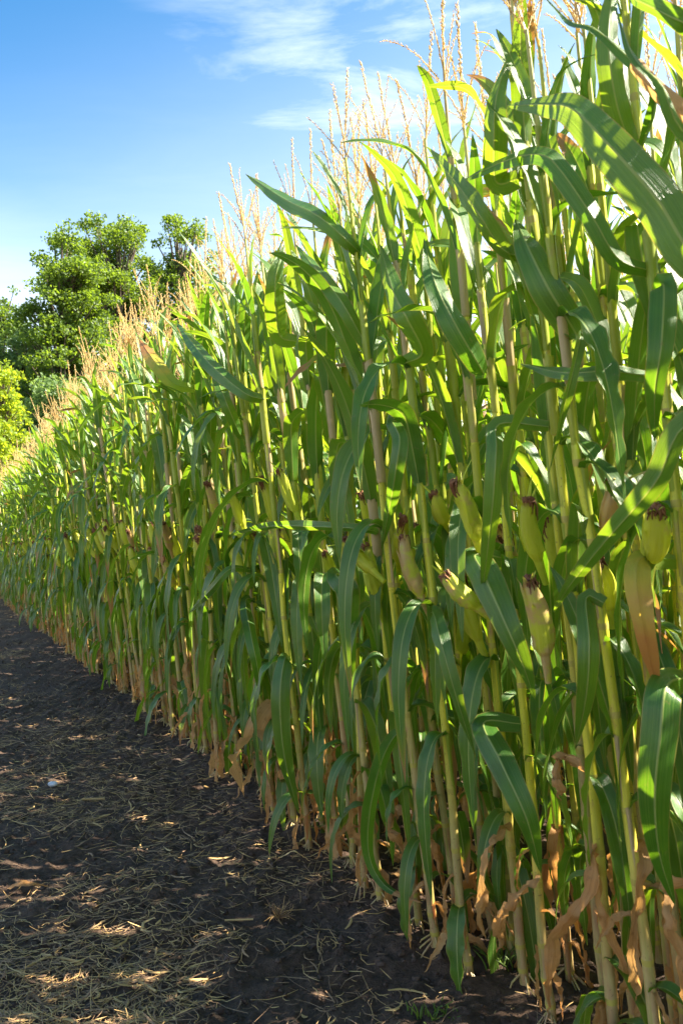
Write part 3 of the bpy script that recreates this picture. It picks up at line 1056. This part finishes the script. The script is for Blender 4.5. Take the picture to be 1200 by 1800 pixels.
# ------------------------------------------------------------------ blades the photograph shows one by one
# (points along the midrib from the stalk outwards in the photograph, metres into the field, width, kind, twist about the midrib, what it is)
HERO_LEAVES = [
    ([(1250, 470), (1150, 345), (1060, 245), (1006, 192), (960, 184), (890, 186)], -.12, .106, 'leaf', .25, 'with the broad dark blade arching below the sky at the right'),
    ([(1265, 262), (1215, 215), (1150, 160), (1108, 112)], -.16, .062, 'dryroll', .2, 'with the curled brown blade near the top right corner'),
    ([(1110, 260), (1085, 190), (1070, 100), (1070, 30), (1085, -60)], -.02, .062, 'leaf', .3, 'with the stiff upright blade near the top right corner'),
    ([(1225, 250), (1160, 150), (1112, 100), (1080, 15)], -.2, .040, 'leaf', 1.0, None),
    ([(1150, 160), (1090, 90), (1040, 50), (1000, 38), (960, 0)], -.1, .030, 'leaf', .9, None),
    ([(1250, 55), (1190, 35), (1130, 5), (1080, -15)], -.15, .055, 'leaf', .5, None),
    ([(1165, 500), (1162, 600), (1150, 690), (1150, 775)], -.05, .066, 'leaf', .2, None),
    ([(1225, 735), (1150, 850), (1060, 955), (1000, 1030), (972, 1075)], -.14, .060, 'leaf', .35, 'with the long blade slanting down across the ears at the right'),
    ([(878, 745), (872, 790), (866, 880), (856, 970), (846, 1050)], -.1, .046, 'leaf', .2, 'with the narrow bluish blade hanging straight down between two ears'),
    ([(1020, 590), (1005, 660), (985, 740), (965, 830)], -.08, .028, 'leaf', .9, None),
    ([(1095, 655), (1060, 652), (990, 655), (914, 640)], -.05, .040, 'leaf', .6, None),
    ([(1086, 455), (1040, 380), (985, 300), (950, 272), (890, 282), (805, 322)], -.06, .052, 'leaf', .5, 'with the folded blade whose tip shines silver'),
    ([(1172, 1205), (1160, 1290), (1150, 1400), (1158, 1500), (1185, 1590)], -.12, .088, 'leaf', .2, 'with the widest hanging blade low at the right edge'),
    ([(835, 975), (850, 1010), (885, 1090), (915, 1160), (940, 1230)], -.07, .082, 'leaf', .3, 'with the dark hanging blade and pale midrib below the ear'),
    ([(697, 1290), (668, 1345), (648, 1440), (650, 1510), (680, 1560), (742, 1588)], -.09, .052, 'leafdrytip', .4, 'whose long lowest blade trails onto the soil of the path'),
    ([(612, 425), (560, 380), (500, 350), (432, 306)], -.1, .060, 'leaf', .6, 'with a straight blade pointing up and left below the tassels'),
    ([(492, 590), (484, 530), (486, 480), (500, 430)], -.05, .085, 'leaf', .2, None),
    ([(1130, 980), (1118, 1020), (1128, 1090), (1142, 1160), (1158, 1225)], -.09, .062, 'turning', .3, 'with the glowing orange dying blade beside the right edge'),
    ([(405, 1000), (372, 1035), (333, 1077)], -.12, .045, 'leaf', .5, None),
    ([(590, 1010), (612, 1040), (612, 1120), (620, 1210)], -.08, .082, 'leaf', .2, 'with the broad dark blade hanging in the middle of the corn'),
    ([(690, 740), (702, 770), (695, 830), (685, 890), (670, 965)], -.08, .048, 'leaf', .3, None),
    ([(432, 692), (375, 645), (340, 605), (312, 568)], -.1, .070, 'leaf', .4, 'with the long blue-green blade reaching up and left'),
    ([(306, 674), (270, 632), (246, 598)], -.08, .085, 'turning', .3, 'with the orange blade standing out against the trees'),
    ([(640, 930), (560, 926), (470, 926), (392, 945)], -.08, .040, 'leaf', .7, None),
    ([(872, 320), (868, 240), (872, 170), (897, 92)], -.05, .062, 'leaf', .4, 'with the pointed upright blade standing against the sky'),
    ([(885, 440), (840, 375), (800, 320), (750, 258)], -.08, .050, 'leaf', .6, None),
    ([(1012, 588), (965, 510), (930, 440), (905, 385)], -.05, .082, 'leaf', .3, None),
    ([(1030, 1050), (1035, 1130), (1030, 1220), (1012, 1310)], -.08, .052, 'leaf', .3, None),
    ([(850, 1270), (880, 1340), (925, 1440), (950, 1535)], -.07, .074, 'leaf', .2, 'with the pointed blade slanting down and right near the soil'),
    ([(762, 1080), (775, 1130), (800, 1220), (835, 1330)], -.08, .052, 'leaf', .5, None),
    ([(500, 1160), (492, 1230), (500, 1330), (525, 1430)], -.08, .082, 'leaf', .2, None),
    ([(1042, 1500), (1020, 1590), (990, 1660), (975, 1770)], -.06, .060, 'dry', .3, None),
    ([(1050, 1500), (1058, 1590), (1060, 1700), (1075, 1800)], -.03, .050, 'dry', .3, None),
    ([(985, 1340), (962, 1370), (968, 1410), (985, 1440)], -.05, .042, 'dry', .3, None),
    ([(862, 1460), (852, 1540), (872, 1620)], -.03, .055, 'dry', .3, None),
    ([(935, 1560), (905, 1610), (890, 1690)], -.05, .060, 'dry', .4, None),
    ([(690, 1420), (680, 1460), (700, 1520)], -.03, .060, 'dry', .4, None),
    ([(625, 1400), (612, 1440), (620, 1500)], -.03, .060, 'dry', .4, None),
    ([(470, 1240), (450, 1290), (425, 1330), (440, 1390)], -.06, .11, 'dry', .3, 'with the large crumpled brown leaves piled at its foot'),
    ([(468, 1255), (470, 1310), (455, 1370)], -.03, .12, 'dry', .2, None),
    ([(480, 1270), (490, 1330), (485, 1400)], -.02, .10, 'dry', .5, None),
    ([(1130, 1480), (1120, 1560), (1105, 1660), (1110, 1790)], -.02, .050, 'dry', .3, None),
    ([(1185, 1560), (1180, 1650), (1190, 1790)], -.05, .060, 'dry', .3, None),
    ([(432, 1055), (440, 1110), (452, 1170), (460, 1230)], -.07, .060, 'leaf', .3, None),
    ([(420, 760), (395, 700), (372, 640)], -.06, .06, 'leaf', .3, None),
    ([(742, 620), (715, 560), (690, 510), (668, 430)], -.03, .075, 'leaf', .4, None),
    ([(840, 640), (800, 570), (765, 500), (745, 420)], -.04, .070, 'leaf', .4, None),
    ([(640, 600), (600, 530), (560, 480), (520, 430)], -.06, .060, 'leaf', .5, None),
]


def catmull(P, n):
    P = np.asarray(P, float)
    Q = np.vstack([2 * P[0] - P[1], P, 2 * P[-1] - P[-2]])
    seg = np.linalg.norm(np.diff(P, axis=0), axis=1)
    cum = np.concatenate([[0], np.cumsum(seg)]) / seg.sum()
    out = []
    for f in np.linspace(0, 1, n):
        i = min(int(np.searchsorted(cum, f, side='right')) - 1, len(P) - 2)
        t = (f - cum[i]) / (cum[i + 1] - cum[i])
        a, b, c, d = Q[i], Q[i + 1], Q[i + 2], Q[i + 3]
        out.append(.5 * (2 * b + (c - a) * t + (2 * a - 5 * b + 4 * c - d) * t ** 2 + (3 * b - a - 3 * c + d) * t ** 3))
    return np.array(out)


def hero_leaf(k, pix, s, W, kind, tw, trait):
    r_ = np.random.default_rng(900 + k)
    pts = []
    m = len(pix)
    for i, (px, py) in enumerate(pix):
        # blades stand out from the row's face in the middle of their length
        pts.append(at(px, py, s - .05 * math.sin(math.pi * i / max(m - 1, 1))))
    b = pts[0]
    best, bd = None, 9
    for p in PLANT_OBJ:
        M = p['M']
        z = b[2]
        loc = M @ Vector((0, 0, (z - M.translation.z) / M.col[2].length if M.col[2].length else z))
        d = math.hypot(loc.x - b[0], loc.y - b[1])
        if d < bd:
            best, bd, hit = p, d, np.array(loc)
    if bd < .3:
        pts = [hit] + pts
    n = 34
    P = catmull(pts, n)
    T = frames(P)
    view = P - CAM
    view /= np.linalg.norm(view, axis=1)[:, None]
    S = np.cross(T, view)
    S /= np.linalg.norm(S, axis=1)[:, None] + 1e-9
    # keep the side vector from flipping
    for i in range(1, n):
        if S[i] @ S[i - 1] < 0:
            S[i] *= -1
    # a fixed natural side direction blended with it so the blade has its own plane
    Sm = S.mean(0)
    S = S * .6 + Sm * .4
    sl = np.linspace(0, 1, n)
    S = rot_about(S, T, tw * (.4 + sl) * (1 if r_.random() < .5 else -1))
    g = Geo()
    dep = float(np.mean([project(q)[2] for q in P]))
    W = W * (min(1, dep / 1.42) * .80 if pix[0][0] > 940 else .82)
    if kind == 'dry':
        W *= .68
    w = blade_width(sl, W)
    if kind == 'dryroll':
        w = W * .5 * np.clip(1.1 - .25 * sl, 0, 1)
        ribbon(P, S, w, g, 'dry', vee=.3, wave=.12, wf=2, ph=1, roll=1.5)
    elif kind == 'dry':
        P[2:] += np.cumsum(r_.normal(0, .003, (n - 2, 3)), axis=0)
        ribbon(P, rot_about(S, T, 1.0 * np.sin(sl * 5 + r_.uniform(0, 6))), w * (1 + .3 * np.sin(sl * 11)), g, 'dry', DRYC, vee=.5, wave=.5, wf=5, ph=r_.uniform(0, 6), roll=r_.uniform(.5, 1.1))
    else:
        mat = 'turning' if kind == 'turning' else 'leafwhole'
        ribbon(P, S, w, g, mat, vee=.30 * (1.6 - 1.2 * sl), wave=r_.uniform(.08, .2), wf=r_.uniform(2.5, 5), ph=r_.uniform(0, 6))
        if kind == 'leafdrytip':
            F, Mx = g.F[0], g.M[0]
            row = F.min(1) // 9
            Mx[row > n * .82] = 'dry'
    me = mesh_of('corn_leaf_long', g)
    o = ensure_copy('leaf', me, best['root'], best['M'].inverted())
    if kind == 'turning':
        o['label'] = 'orange dying leaf'
    elif kind == 'dry' or kind == 'dryroll':
        o['label'] = 'dry brown leaf'
    if trait and 'trait' not in best:
        best['trait'] = trait


for k, hl in enumerate(HERO_LEAVES):
    hero_leaf(k, *hl)

# ------------------------------------------------------------------ what each plant is called
NUM = ORD + ['thirteenth', 'fourteenth', 'fifteenth', 'sixteenth', 'seventeenth', 'eighteenth', 'nineteenth', 'twentieth']
for p in PLANT_OBJ:
    p['px'] = project((p['x'] - NV[0] * LEAN, p['y'] - NV[1] * LEAN, 1.0))[0]
front = sorted([p for p in PLANT_OBJ if p['s'] < .2 and p['px'] < 1230], key=lambda p: p['t'])
for i, p in enumerate(front):
    p['order'] = i
for p in PLANT_OBJ:
    r_ = p['root']
    r_['category'] = 'corn plant'
    r_['group'] = 'corn plants growing in rows along the path'
    ear = 'with %s' % ('two ears' if len(p['ears']) > 1 else 'an ear') if (p['ears'] or p.get('nrm_ear')) else 'without an ear'
    if 'trait' in p:
        r_['label'] = 'corn plant ' + p['trait']
        continue
    if 'order' in p and p['order'] < 20:
        r_['label'] = 'edge-row corn plant %s, %s from the right edge' % (ear, NUM[p['order']])
        continue
    rowi = int(np.argmin([abs(p['s'] - q) for q in ROWS]))
    t = p['t']
    zone = ('near the right edge of the photo' if p['px'] > 1000 else 'right of the middle' if p['px'] > 700 else 'in the middle of the corn' if p['px'] > 450
            else 'left of the middle' if p['px'] > 250 else 'far along the path' if p['px'] > 100 else 'at the far left end')
    r_['label'] = '%s-row corn plant %s, %s' % ('edge' if rowi == 0 else NUM[rowi], ear, zone)
    r_['group'] = '%s-row corn plants %s %s' % ('edge' if rowi == 0 else NUM[rowi], ear, zone)


def build_rest():
    g = Geo()
    for p in REST:
        rs_ = np.random.default_rng(p['seed'])
        M, sc, az = mat_plant(p, rs_)
        Mn = np.array(M)
        sg, nd, ox = STALK_LO[rs_.integers(len(STALK_LO))]
        g.placed(Mn, sg, rs_.random())
        rel = ((math.atan2(-NV[1], -NV[0]) - az))
        for (i, kind, a, ls) in leaf_plan(rs_, p['t'], .6):
            c = ox[i]
            if p['t'] < -.9:
                a = rel + math.pi / 2 + (math.pi if i % 2 else 0) + rs_.normal(0, .3)
                ls *= .85
            zc = nd[i] + .145 * (1 if i > 3 else .55)
            Ml = Matrix.Translation((c[0], c[1], zc)) @ Matrix.Rotation(a, 4, 'Z') @ Matrix.Diagonal((ls * (.55 if i <= 7 else .85), ls, ls if i > 3 else ls * .75, 1))
            lib = LIB[kind + '_lo']
            g.placed(Mn @ np.array(Ml), lib[rs_.integers(len(lib))], rs_.random())
        Mt = Matrix.Translation((ox[-1][0], ox[-1][1], 2.27)) @ Matrix.Rotation(rs_.uniform(0, 6.28), 4, 'Z') @ Matrix.Rotation(rs_.uniform(0, .18), 4, 'X')
        g.placed(Mn @ np.array(Mt), TASSEL_LO[rs_.integers(len(TASSEL_LO))], rs_.random())
        if rs_.random() < .6 and p['s'] < 2:
            a = rs_.uniform(0, 6.28)
            W = Matrix.Translation((ox[7][0], ox[7][1], nd[7] - .04)) @ Matrix.Rotation(a, 4, 'Z') @ Matrix.Translation((.035, 0, .05)) @ Matrix.Rotation(.3, 4, 'Y')
            eg, sk = EAR_LO[rs_.integers(3)]
            g.placed(Mn @ np.array(W), eg, rs_.random())
            g.placed(Mn @ np.array(W), sk, rs_.random())
    link('corn_field', mesh_of('corn_field', g), kind='stuff', label='dense mass of tall corn plants filling the field behind the edge rows', category='corn')


build_rest()


# ------------------------------------------------------------------ trees beyond the field
def make_tree(name, x, y, H, halfw, leafmat, label, seed, leaf=.15, n_blob=90, per=210, base=.10, group=None):
    r_ = np.random.default_rng(seed)
    root = bpy.data.objects.new(name, None)
    COL.objects.link(root)
    root.location = (x, y, 0)
    root['label'] = label
    root['category'] = 'tree'
    if group:
        root['group'] = group
    tg = Geo()
    n = 10
    z = np.linspace(-.1, H * .86, n)
    wob = np.cumsum(r_.normal(0, halfw * .03, (n, 2)), axis=0)
    P = np.column_stack([wob, z])
    tube(P, np.linspace(H * .022, H * .004, n), 9, 'bark', tg)
    cg = Geo()
    cz, rz = H * (.5 + base * .5), H * (.5 - base * .5)
    blobs = []
    # lumpy crown: several leaders, each with its own boughs
    leaders = [(r_.uniform(-.5, .5) * halfw, r_.uniform(-.5, .5) * halfw, r_.uniform(.80, .97) * H) for _ in range(6)] + [(0, 0, H * .97)]
    for b in range(n_blob):
        lx, ly, lz = leaders[r_.integers(len(leaders))]
        f = r_.random() ** .75
        zc = H * base + (lz - H * base) * f
        shp = math.sqrt(max(.02, 1 - abs((zc - H * .45) / (H * .56)) ** 2.6))
        a = r_.uniform(0, 6.28)
        rad = halfw * shp * math.sqrt(r_.random()) * (.95 - .55 * max(0, f - .55))
        cx_, cy_ = lx * f * .9 + rad * math.cos(a) * .85, ly * f * .9 + rad * math.sin(a) * .85
        blobs.append((cx_, cy_, zc, r_.uniform(.22, .62) * (halfw / 3.2) ** .5))
    VV = []
    for (bx, by, bz, br) in blobs:
        k = np.clip(int(np.searchsorted(z, bz - H * .12)), 1, n - 2)
        st = P[k]
        e = np.array([bx, by, bz])
        mid = (st + e) / 2 + np.array([0, 0, -.05 * H * r_.random()])
        tt = np.linspace(0, 1, 6)[:, None]
        C = (1 - tt) ** 2 * st + 2 * tt * (1 - tt) * mid + tt ** 2 * e
        tube(C, np.linspace(H * .0055, .012, 6), 4, 'bark', tg)
        m = int(per * r_.uniform(.6, 1.4) * (br / .55) ** 1.6)
        d = r_.normal(0, 1, (m, 3))
        d /= np.linalg.norm(d, axis=1)[:, None]
        rr = br * (.30 + .70 * r_.random(m) ** .8)
        c = e + d * rr[:, None] * np.array([1.25, 1.25, .85])
        # twigs' end sprays
        VV.append(c)
    C = np.vstack(VV)
    m = len(C)
    a = r_.normal(0, 1, (m, 3)); a /= np.linalg.norm(a, axis=1)[:, None]
    b = np.cross(a, r_.normal(0, 1, (m, 3))); b /= np.linalg.norm(b, axis=1)[:, None]
    l = leaf * r_.uniform(.6, 1.3, m)[:, None]
    up = np.cross(a, b) * l * .12
    V = np.stack([C - a * l * .5, C + b * l * .34 + up, C + a * l * .5, C - b * l * .34 + up], 1).reshape(-1, 3)
    F = np.arange(4 * m).reshape(m, 4)
    cg.add(V, F, None, leafmat, np.repeat(r_.random(m) * .9, 4))
    link('trunk', mesh_of('trunk', tg), root)
    link('crown', mesh_of('crown', cg, False), root)
    return root


def tree_at(px, topy, halfpx, D, **k):
    x = (px - 600) / 1400 * D
    r = ray(px, topy)
    H = 1.0 + r[2] / r[1] * D
    return make_tree(x=x, y=D, H=H, halfw=halfpx / 1400 * D, **k)


tree_at(100, 390, 100, 34, name='oak_tree', leafmat='oakleaf', seed=1, label='broad sunlit oak tree, the tallest left of the corn, under open sky', n_blob=420)
tree_at(200, 372, 105, 38, name='oak_tree', leafmat='oakleaf', seed=2, label='darker oak tree in the middle with bare trunks showing above tassels', n_blob=330, base=.15)
tree_at(318, 350, 105, 40, name='oak_tree', leafmat='oakleaf', seed=3, label='rounded dark tree just behind the corn tassels, highest of the row', n_blob=300)
tree_at(-5, 480, 85, 40, name='oak_tree', leafmat='oakleaf', seed=4, label='lower dark tree cut off by the left edge of the photo', n_blob=220)
tree_at(0, 630, 62, 26, name='young_tree', leafmat='limeleaf', seed=5, label='bright yellow-green young tree low at the left edge behind the corn', n_blob=260, leaf=.13, base=.04)
tree_at(105, 660, 85, 30, name='willow_tree', leafmat='blueleaf', seed=6, label='small grey-green tree between the yellow-green one and the tassels', n_blob=260, leaf=.13, base=.04)
tree_at(50, 560, 95, 36, name='willow_tree', leafmat='blueleaf', seed=7, label='mid-height pale green tree in front of the tall oak', n_blob=300, leaf=.13, base=.05)
for i, (px, ty, hw, D, lab) in enumerate([
        (-130, 560, 80, 36, 'broad dark tree standing left of the one cut off by the left edge'),
        (-90, 650, 60, 30, 'low dark tree left of the bright yellow-green young tree'),
        (255, 540, 80, 41, 'lower dark tree filling the gap between the tall trees and the tassels'),
        (420, 560, 90, 44, 'dark tree mostly hidden behind the tallest corn tassels')]):
    tree_at(px, ty, hw, D, name='hedgerow_tree', leafmat='oakleaf', seed=20 + i, label=lab, n_blob=160, base=.06)


# ------------------------------------------------------------------ straw, clods, small things on the path
def rand_path(n, r_, near_bias=1.0):
    """points on the visible path, denser close to the camera"""
    out = []
    while len(out) < n:
        m = n * 3
        Y = 1.35 + 15 * r_.random(m) ** 2.3
        s = -r_.random(m) * 3.2 + .15
        q = (s[:, None] * NV)
        t = (Y - P0[1] - s * NV[1]) / DV[1]
        XY = P0 + DV * t[:, None] + q
        px = 600 + 1400 * XY[:, 0] / np.maximum(XY[:, 1], .1)
        ok = (px > -350) & (px < 1300)
        patch = vnoise(XY[:, 0] * 1.6 + 9, XY[:, 1] * 1.6, 31) * .6 + vnoise(XY[:, 0] * 5, XY[:, 1] * 5, 32) * .4
        keep = np.clip(.14 + (-s) * .62, .08, 1.0) * np.clip((patch - .33) * 3.2, .07, 1)
        ok &= r_.random(m) < keep
        out += list(XY[ok])
    return np.array(out[:n])


def build_straw():
    r_ = np.random.default_rng(77)
    n = 62000
    XY = rand_path(n, r_)
    Y = XY[:, 1]
    g = Geo()
    L = np.exp(r_.normal(-3.45, .65, n)).clip(.008, .20)
    a = r_.uniform(0, np.pi, n)
    w = r_.uniform(.0004, .0012, n) * np.where(r_.random(n) < .06, 3.0, 1)
    bend = r_.normal(0, .7, n)
    tilt = r_.normal(.0, .25, n)
    z = ground_z(XY[:, 0], XY[:, 1]) + .003 + r_.random(n) * .012
    m = 4
    V = []
    for j in range(m):
        f = j / (m - 1) - .5
        aa = a + bend * f
        cx_ = XY[:, 0] + np.cos(aa) * L * f
        cy_ = XY[:, 1] + np.sin(aa) * L * f
        gz = ground_z(cx_, cy_) + .003
        cz_ = np.maximum(z + L * f * tilt, gz)
        nx, ny = -np.sin(aa), np.cos(aa)
        ww = w * (1 if 0 < j < m - 1 else .5)
        V.append(np.stack([cx_ + nx * ww, cy_ + ny * ww, cz_], 1))
        V.append(np.stack([cx_, cy_, cz_ + ww * 1.2], 1))
        V.append(np.stack([cx_ - nx * ww, cy_ - ny * ww, cz_], 1))
    V = np.stack(V, 1).reshape(-1, 3)
    base = (np.arange(n) * m * 3)[:, None, None]
    f = []
    for j in range(m - 1):
        for q in range(2):
            f.append([j * 3 + q, j * 3 + q + 1, (j + 1) * 3 + q + 1, (j + 1) * 3 + q])
    F = (base + np.array(f)[None]).reshape(-1, 4)
    grey = r_.random(n) < .55
    M = np.where(np.repeat(grey, len(f)), 'straw_grey', 'straw').astype(object)
    g.add(V, F, None, M, np.repeat(r_.random(n), m * 3))
    link('straw_litter', mesh_of('straw_litter', g), kind='stuff', label='chopped straw scattered over the dark soil path', category='straw')


def build_clods():
    r_ = np.random.default_rng(78)
    g = Geo()
    t = (1 + 5 ** .5) / 2
    V0 = np.array([(-1, t, 0), (1, t, 0), (-1, -t, 0), (1, -t, 0), (0, -1, t), (0, 1, t), (0, -1, -t), (0, 1, -t), (t, 0, -1), (t, 0, 1), (-t, 0, -1), (-t, 0, 1)], float)
    V0 /= np.linalg.norm(V0[0])
    F0 = np.array([(0, 11, 5), (0, 5, 1), (0, 1, 7), (0, 7, 10), (0, 10, 11), (1, 5, 9), (5, 11, 4), (11, 10, 2), (10, 7, 6), (7, 1, 8), (3, 9, 4), (3, 4, 2), (3, 2, 6), (3, 6, 8), (3, 8, 9), (4, 9, 5), (2, 4, 11), (6, 2, 10), (8, 6, 7), (9, 8, 1)])
    n = 14000
    Y = 1.35 + 9 * r_.random(n * 2) ** 2.0
    s = -r_.random(n * 2) * 2.6 + .5
    tt = (Y - P0[1] - s * NV[1]) / DV[1]
    XY = (P0 + DV * tt[:, None] + s[:, None] * NV)
    ok = (600 + 1400 * XY[:, 0] / XY[:, 1]) > -300
    XY = XY[ok][:n]
    n = len(XY)
    rad = np.exp(r_.normal(-5.6, .5, n)).clip(.0015, .013)
    jit = V0[None] * (1 + r_.normal(0, .32, (n, 12, 1))) * rad[:, None, None] * np.array([1, 1, .75])
    C = np.column_stack([XY, ground_z(XY[:, 0], XY[:, 1]) + rad * .25])
    V = (jit + C[:, None]).reshape(-1, 3)
    F = (F0[None] + (np.arange(n) * 12)[:, None, None]).reshape(-1, 3)
    g.add(V, F, None, 'clod', np.repeat(r_.random(n), 12))
    link('soil_clods', mesh_of('soil_clods', g, False), kind='stuff', label='crumbs and clods of dark soil on the path', category='soil')


build_straw()
build_clods()


# ------------------------------------------------------------------ single things lying on the path
def ground_at(px, py):
    r = ray(px, py)
    t = -CAM[2] / r[2]
    q = CAM + r * t
    q[2] = float(ground_z(q[0], q[1]))
    return q


def lying_strip(name, pix, W, mat, label, cat, roll=.6, lift=.012, group=None, seed=1, arch=.02):
    r_ = np.random.default_rng(seed)
    pts = np.array([ground_at(*p) for p in pix])
    n = 18
    P = catmull(pts, n)
    P[:, 2] = ground_z(P[:, 0], P[:, 1]) + lift + arch * np.sin(np.linspace(0, math.pi, n)) + r_.normal(0, .001, n)
    T = frames(P)
    S = np.cross(T, np.array([0, 0, 1.0]))
    S = rot_about(S, T, .5 * np.sin(np.linspace(0, 5, n)))
    g = Geo()
    w = W * .5 * np.interp(np.linspace(0, 1, n), [0, .1, .7, 1], [.6, 1, .85, .2])
    ribbon(P, S, w, g, mat, vee=.3, wave=.15, wf=4, roll=roll)
    c = P.mean(0)
    g.pack()
    g.V[0] = g.V[0] - c
    o = link(name, mesh_of(name, g), loc=tuple(c), label=label, category=cat)
    if group:
        o['group'] = group


lying_strip('fallen_husk', [(562, 1480), (585, 1494), (612, 1508)], .036, 'dry', 'pale curved piece of dry husk lying on the soil at the corn edge', 'husk', roll=.9, seed=3)
lying_strip('fallen_leaf', [(800, 1672), (835, 1690), (868, 1708)], .03, 'dry', 'dry bleached leaf on the soil below the hanging brown leaves', 'leaf', seed=4)
lying_strip('fallen_leaf', [(690, 1560), (720, 1582), (745, 1600)], .03, 'dry', 'dry leaf lying beside the trailing green blade', 'leaf', seed=5)
lying_strip('fallen_leaf', [(425, 1350), (448, 1372), (470, 1388)], .04, 'dry', 'dry leaf lying below the pile of crumpled brown leaves', 'leaf', seed=6)
lying_strip('fallen_leaf', [(15, 1565), (50, 1570), (85, 1572)], .025, 'dry', 'brown strip of leaf at the left edge of the path', 'leaf', seed=7)
lying_strip('fallen_leaf', [(490, 1520), (515, 1528), (545, 1532)], .012, 'straw', 'thin pale blade lying on bare soil left of the dry husk', 'leaf', seed=8, roll=.2)


def lying_stick(pix, rad, mat, label, seed):
    P = np.array([ground_at(*p) for p in pix])
    P = catmull(P, 8)
    P[:, 2] = ground_z(P[:, 0], P[:, 1]).max() + rad
    c = P.mean(0)
    g = Geo()
    tube(P - c, rad, 7, mat, g)
    link('straw_stem', mesh_of('straw_stem', g), loc=tuple(c), label=label, category='stem')


lying_stick([(145, 1405), (184, 1404)], .005, 'straw', 'short pale cut stem lying level in the middle of the path', 1)
lying_stick([(245, 1730), (275, 1748)], .003, 'straw', 'bent pale stem near the bottom of the path', 2)
lying_stick([(322, 1718), (367, 1717)], .003, 'straw', 'straight pale stem lying level near the bottom of the path', 3)
lying_stick([(30, 1718), (85, 1690), (140, 1698)], .003, 'straw', 'long yellow straw stem among the straw at bottom left', 4)
lying_stick([(395, 1620), (445, 1618)], .0025, 'straw', 'yellow straw stem on bare dark soil right of the straw', 5)


def pebble():
    q = ground_at(93, 1383)
    g = Geo()
    ph, th = np.meshgrid(np.linspace(0, np.pi, 7), np.linspace(0, 2 * np.pi, 9)[:-1], indexing='ij')
    r_ = np.random.default_rng(4)
    rr = .016 * (1 + .12 * np.sin(th * 2 + 1) * np.sin(ph) + .06 * np.sin(th * 3))
    V = np.stack([rr * np.sin(ph) * np.cos(th) * 1.2, rr * np.sin(ph) * np.sin(th), rr * np.cos(ph) * .7], -1).reshape(-1, 3)
    g.add(V, grid_faces(7, 8, True), None, 'pebble')
    link('pebble', mesh_of('pebble', g), loc=(q[0], q[1], q[2] + .008), label='small white pebble on the path, left of the cut stem', category='pebble')


pebble()


def root_clump():
    q = ground_at(490, 1612)
    r_ = np.random.default_rng(9)
    g = Geo()
    for i in range(70):
        a, e = r_.uniform(0, 6.28), r_.uniform(-.1, 1.3)
        l = r_.uniform(.02, .05)
        d = np.array([math.cos(a) * math.cos(e), math.sin(a) * math.cos(e), math.sin(e)])
        m = d * l * .5 + r_.normal(0, .006, 3)
        f = d * l + r_.normal(0, .012, 3)
        tube(catmull([(0, 0, .0), m, f], 6), np.linspace(.0013, .0005, 6), 3, 'straw_grey' if i % 3 else 'straw', g)
    link('root_clump', mesh_of('root_clump', g), loc=(q[0], q[1], q[2] + .008), label='tangled ball of dry roots on the bare soil', category='roots')


root_clump()


def grass_tuft(px, py, n, h0, label, seed):
    q = ground_at(px, py)
    r_ = np.random.default_rng(seed)
    g = Geo()
    for i in range(n):
        a = r_.uniform(0, 6.28)
        b = r_.normal(0, .022, 2)
        l = h0 * r_.uniform(.5, 1.2)
        ss = np.linspace(0, 1, 6)
        o_ = r_.uniform(.2, .9)
        P = np.stack([b[0] + math.cos(a) * l * o_ * ss ** 1.8, b[1] + math.sin(a) * l * o_ * ss ** 1.8, l * ss * (1 - .25 * ss) - .005], 1)
        S = np.tile([-math.sin(a), math.cos(a), 0], (6, 1))
        ribbon(P, S, .0022 * (1 - ss ** 2) + .0002, g, 'grass', (-1, 0, 1), .3, rnd=r_.random())
    link('grass_tuft', mesh_of('grass_tuft', g), loc=(q[0], q[1], q[2]), label=label, category='grass tuft')


grass_tuft(928, 1702, 60, .07, 'small green grass tuft at the foot of the nearest corn stalks', 1)
grass_tuft(875, 1712, 30, .05, 'thin grass sprouts left of the denser tuft by the corn', 2)
grass_tuft(770, 1788, 40, .03, 'flat tuft of grass on bare soil at the bottom of the photo', 3)
grass_tuft(565, 1478, 18, .04, 'few green weed blades beside the pale dry husk', 4)
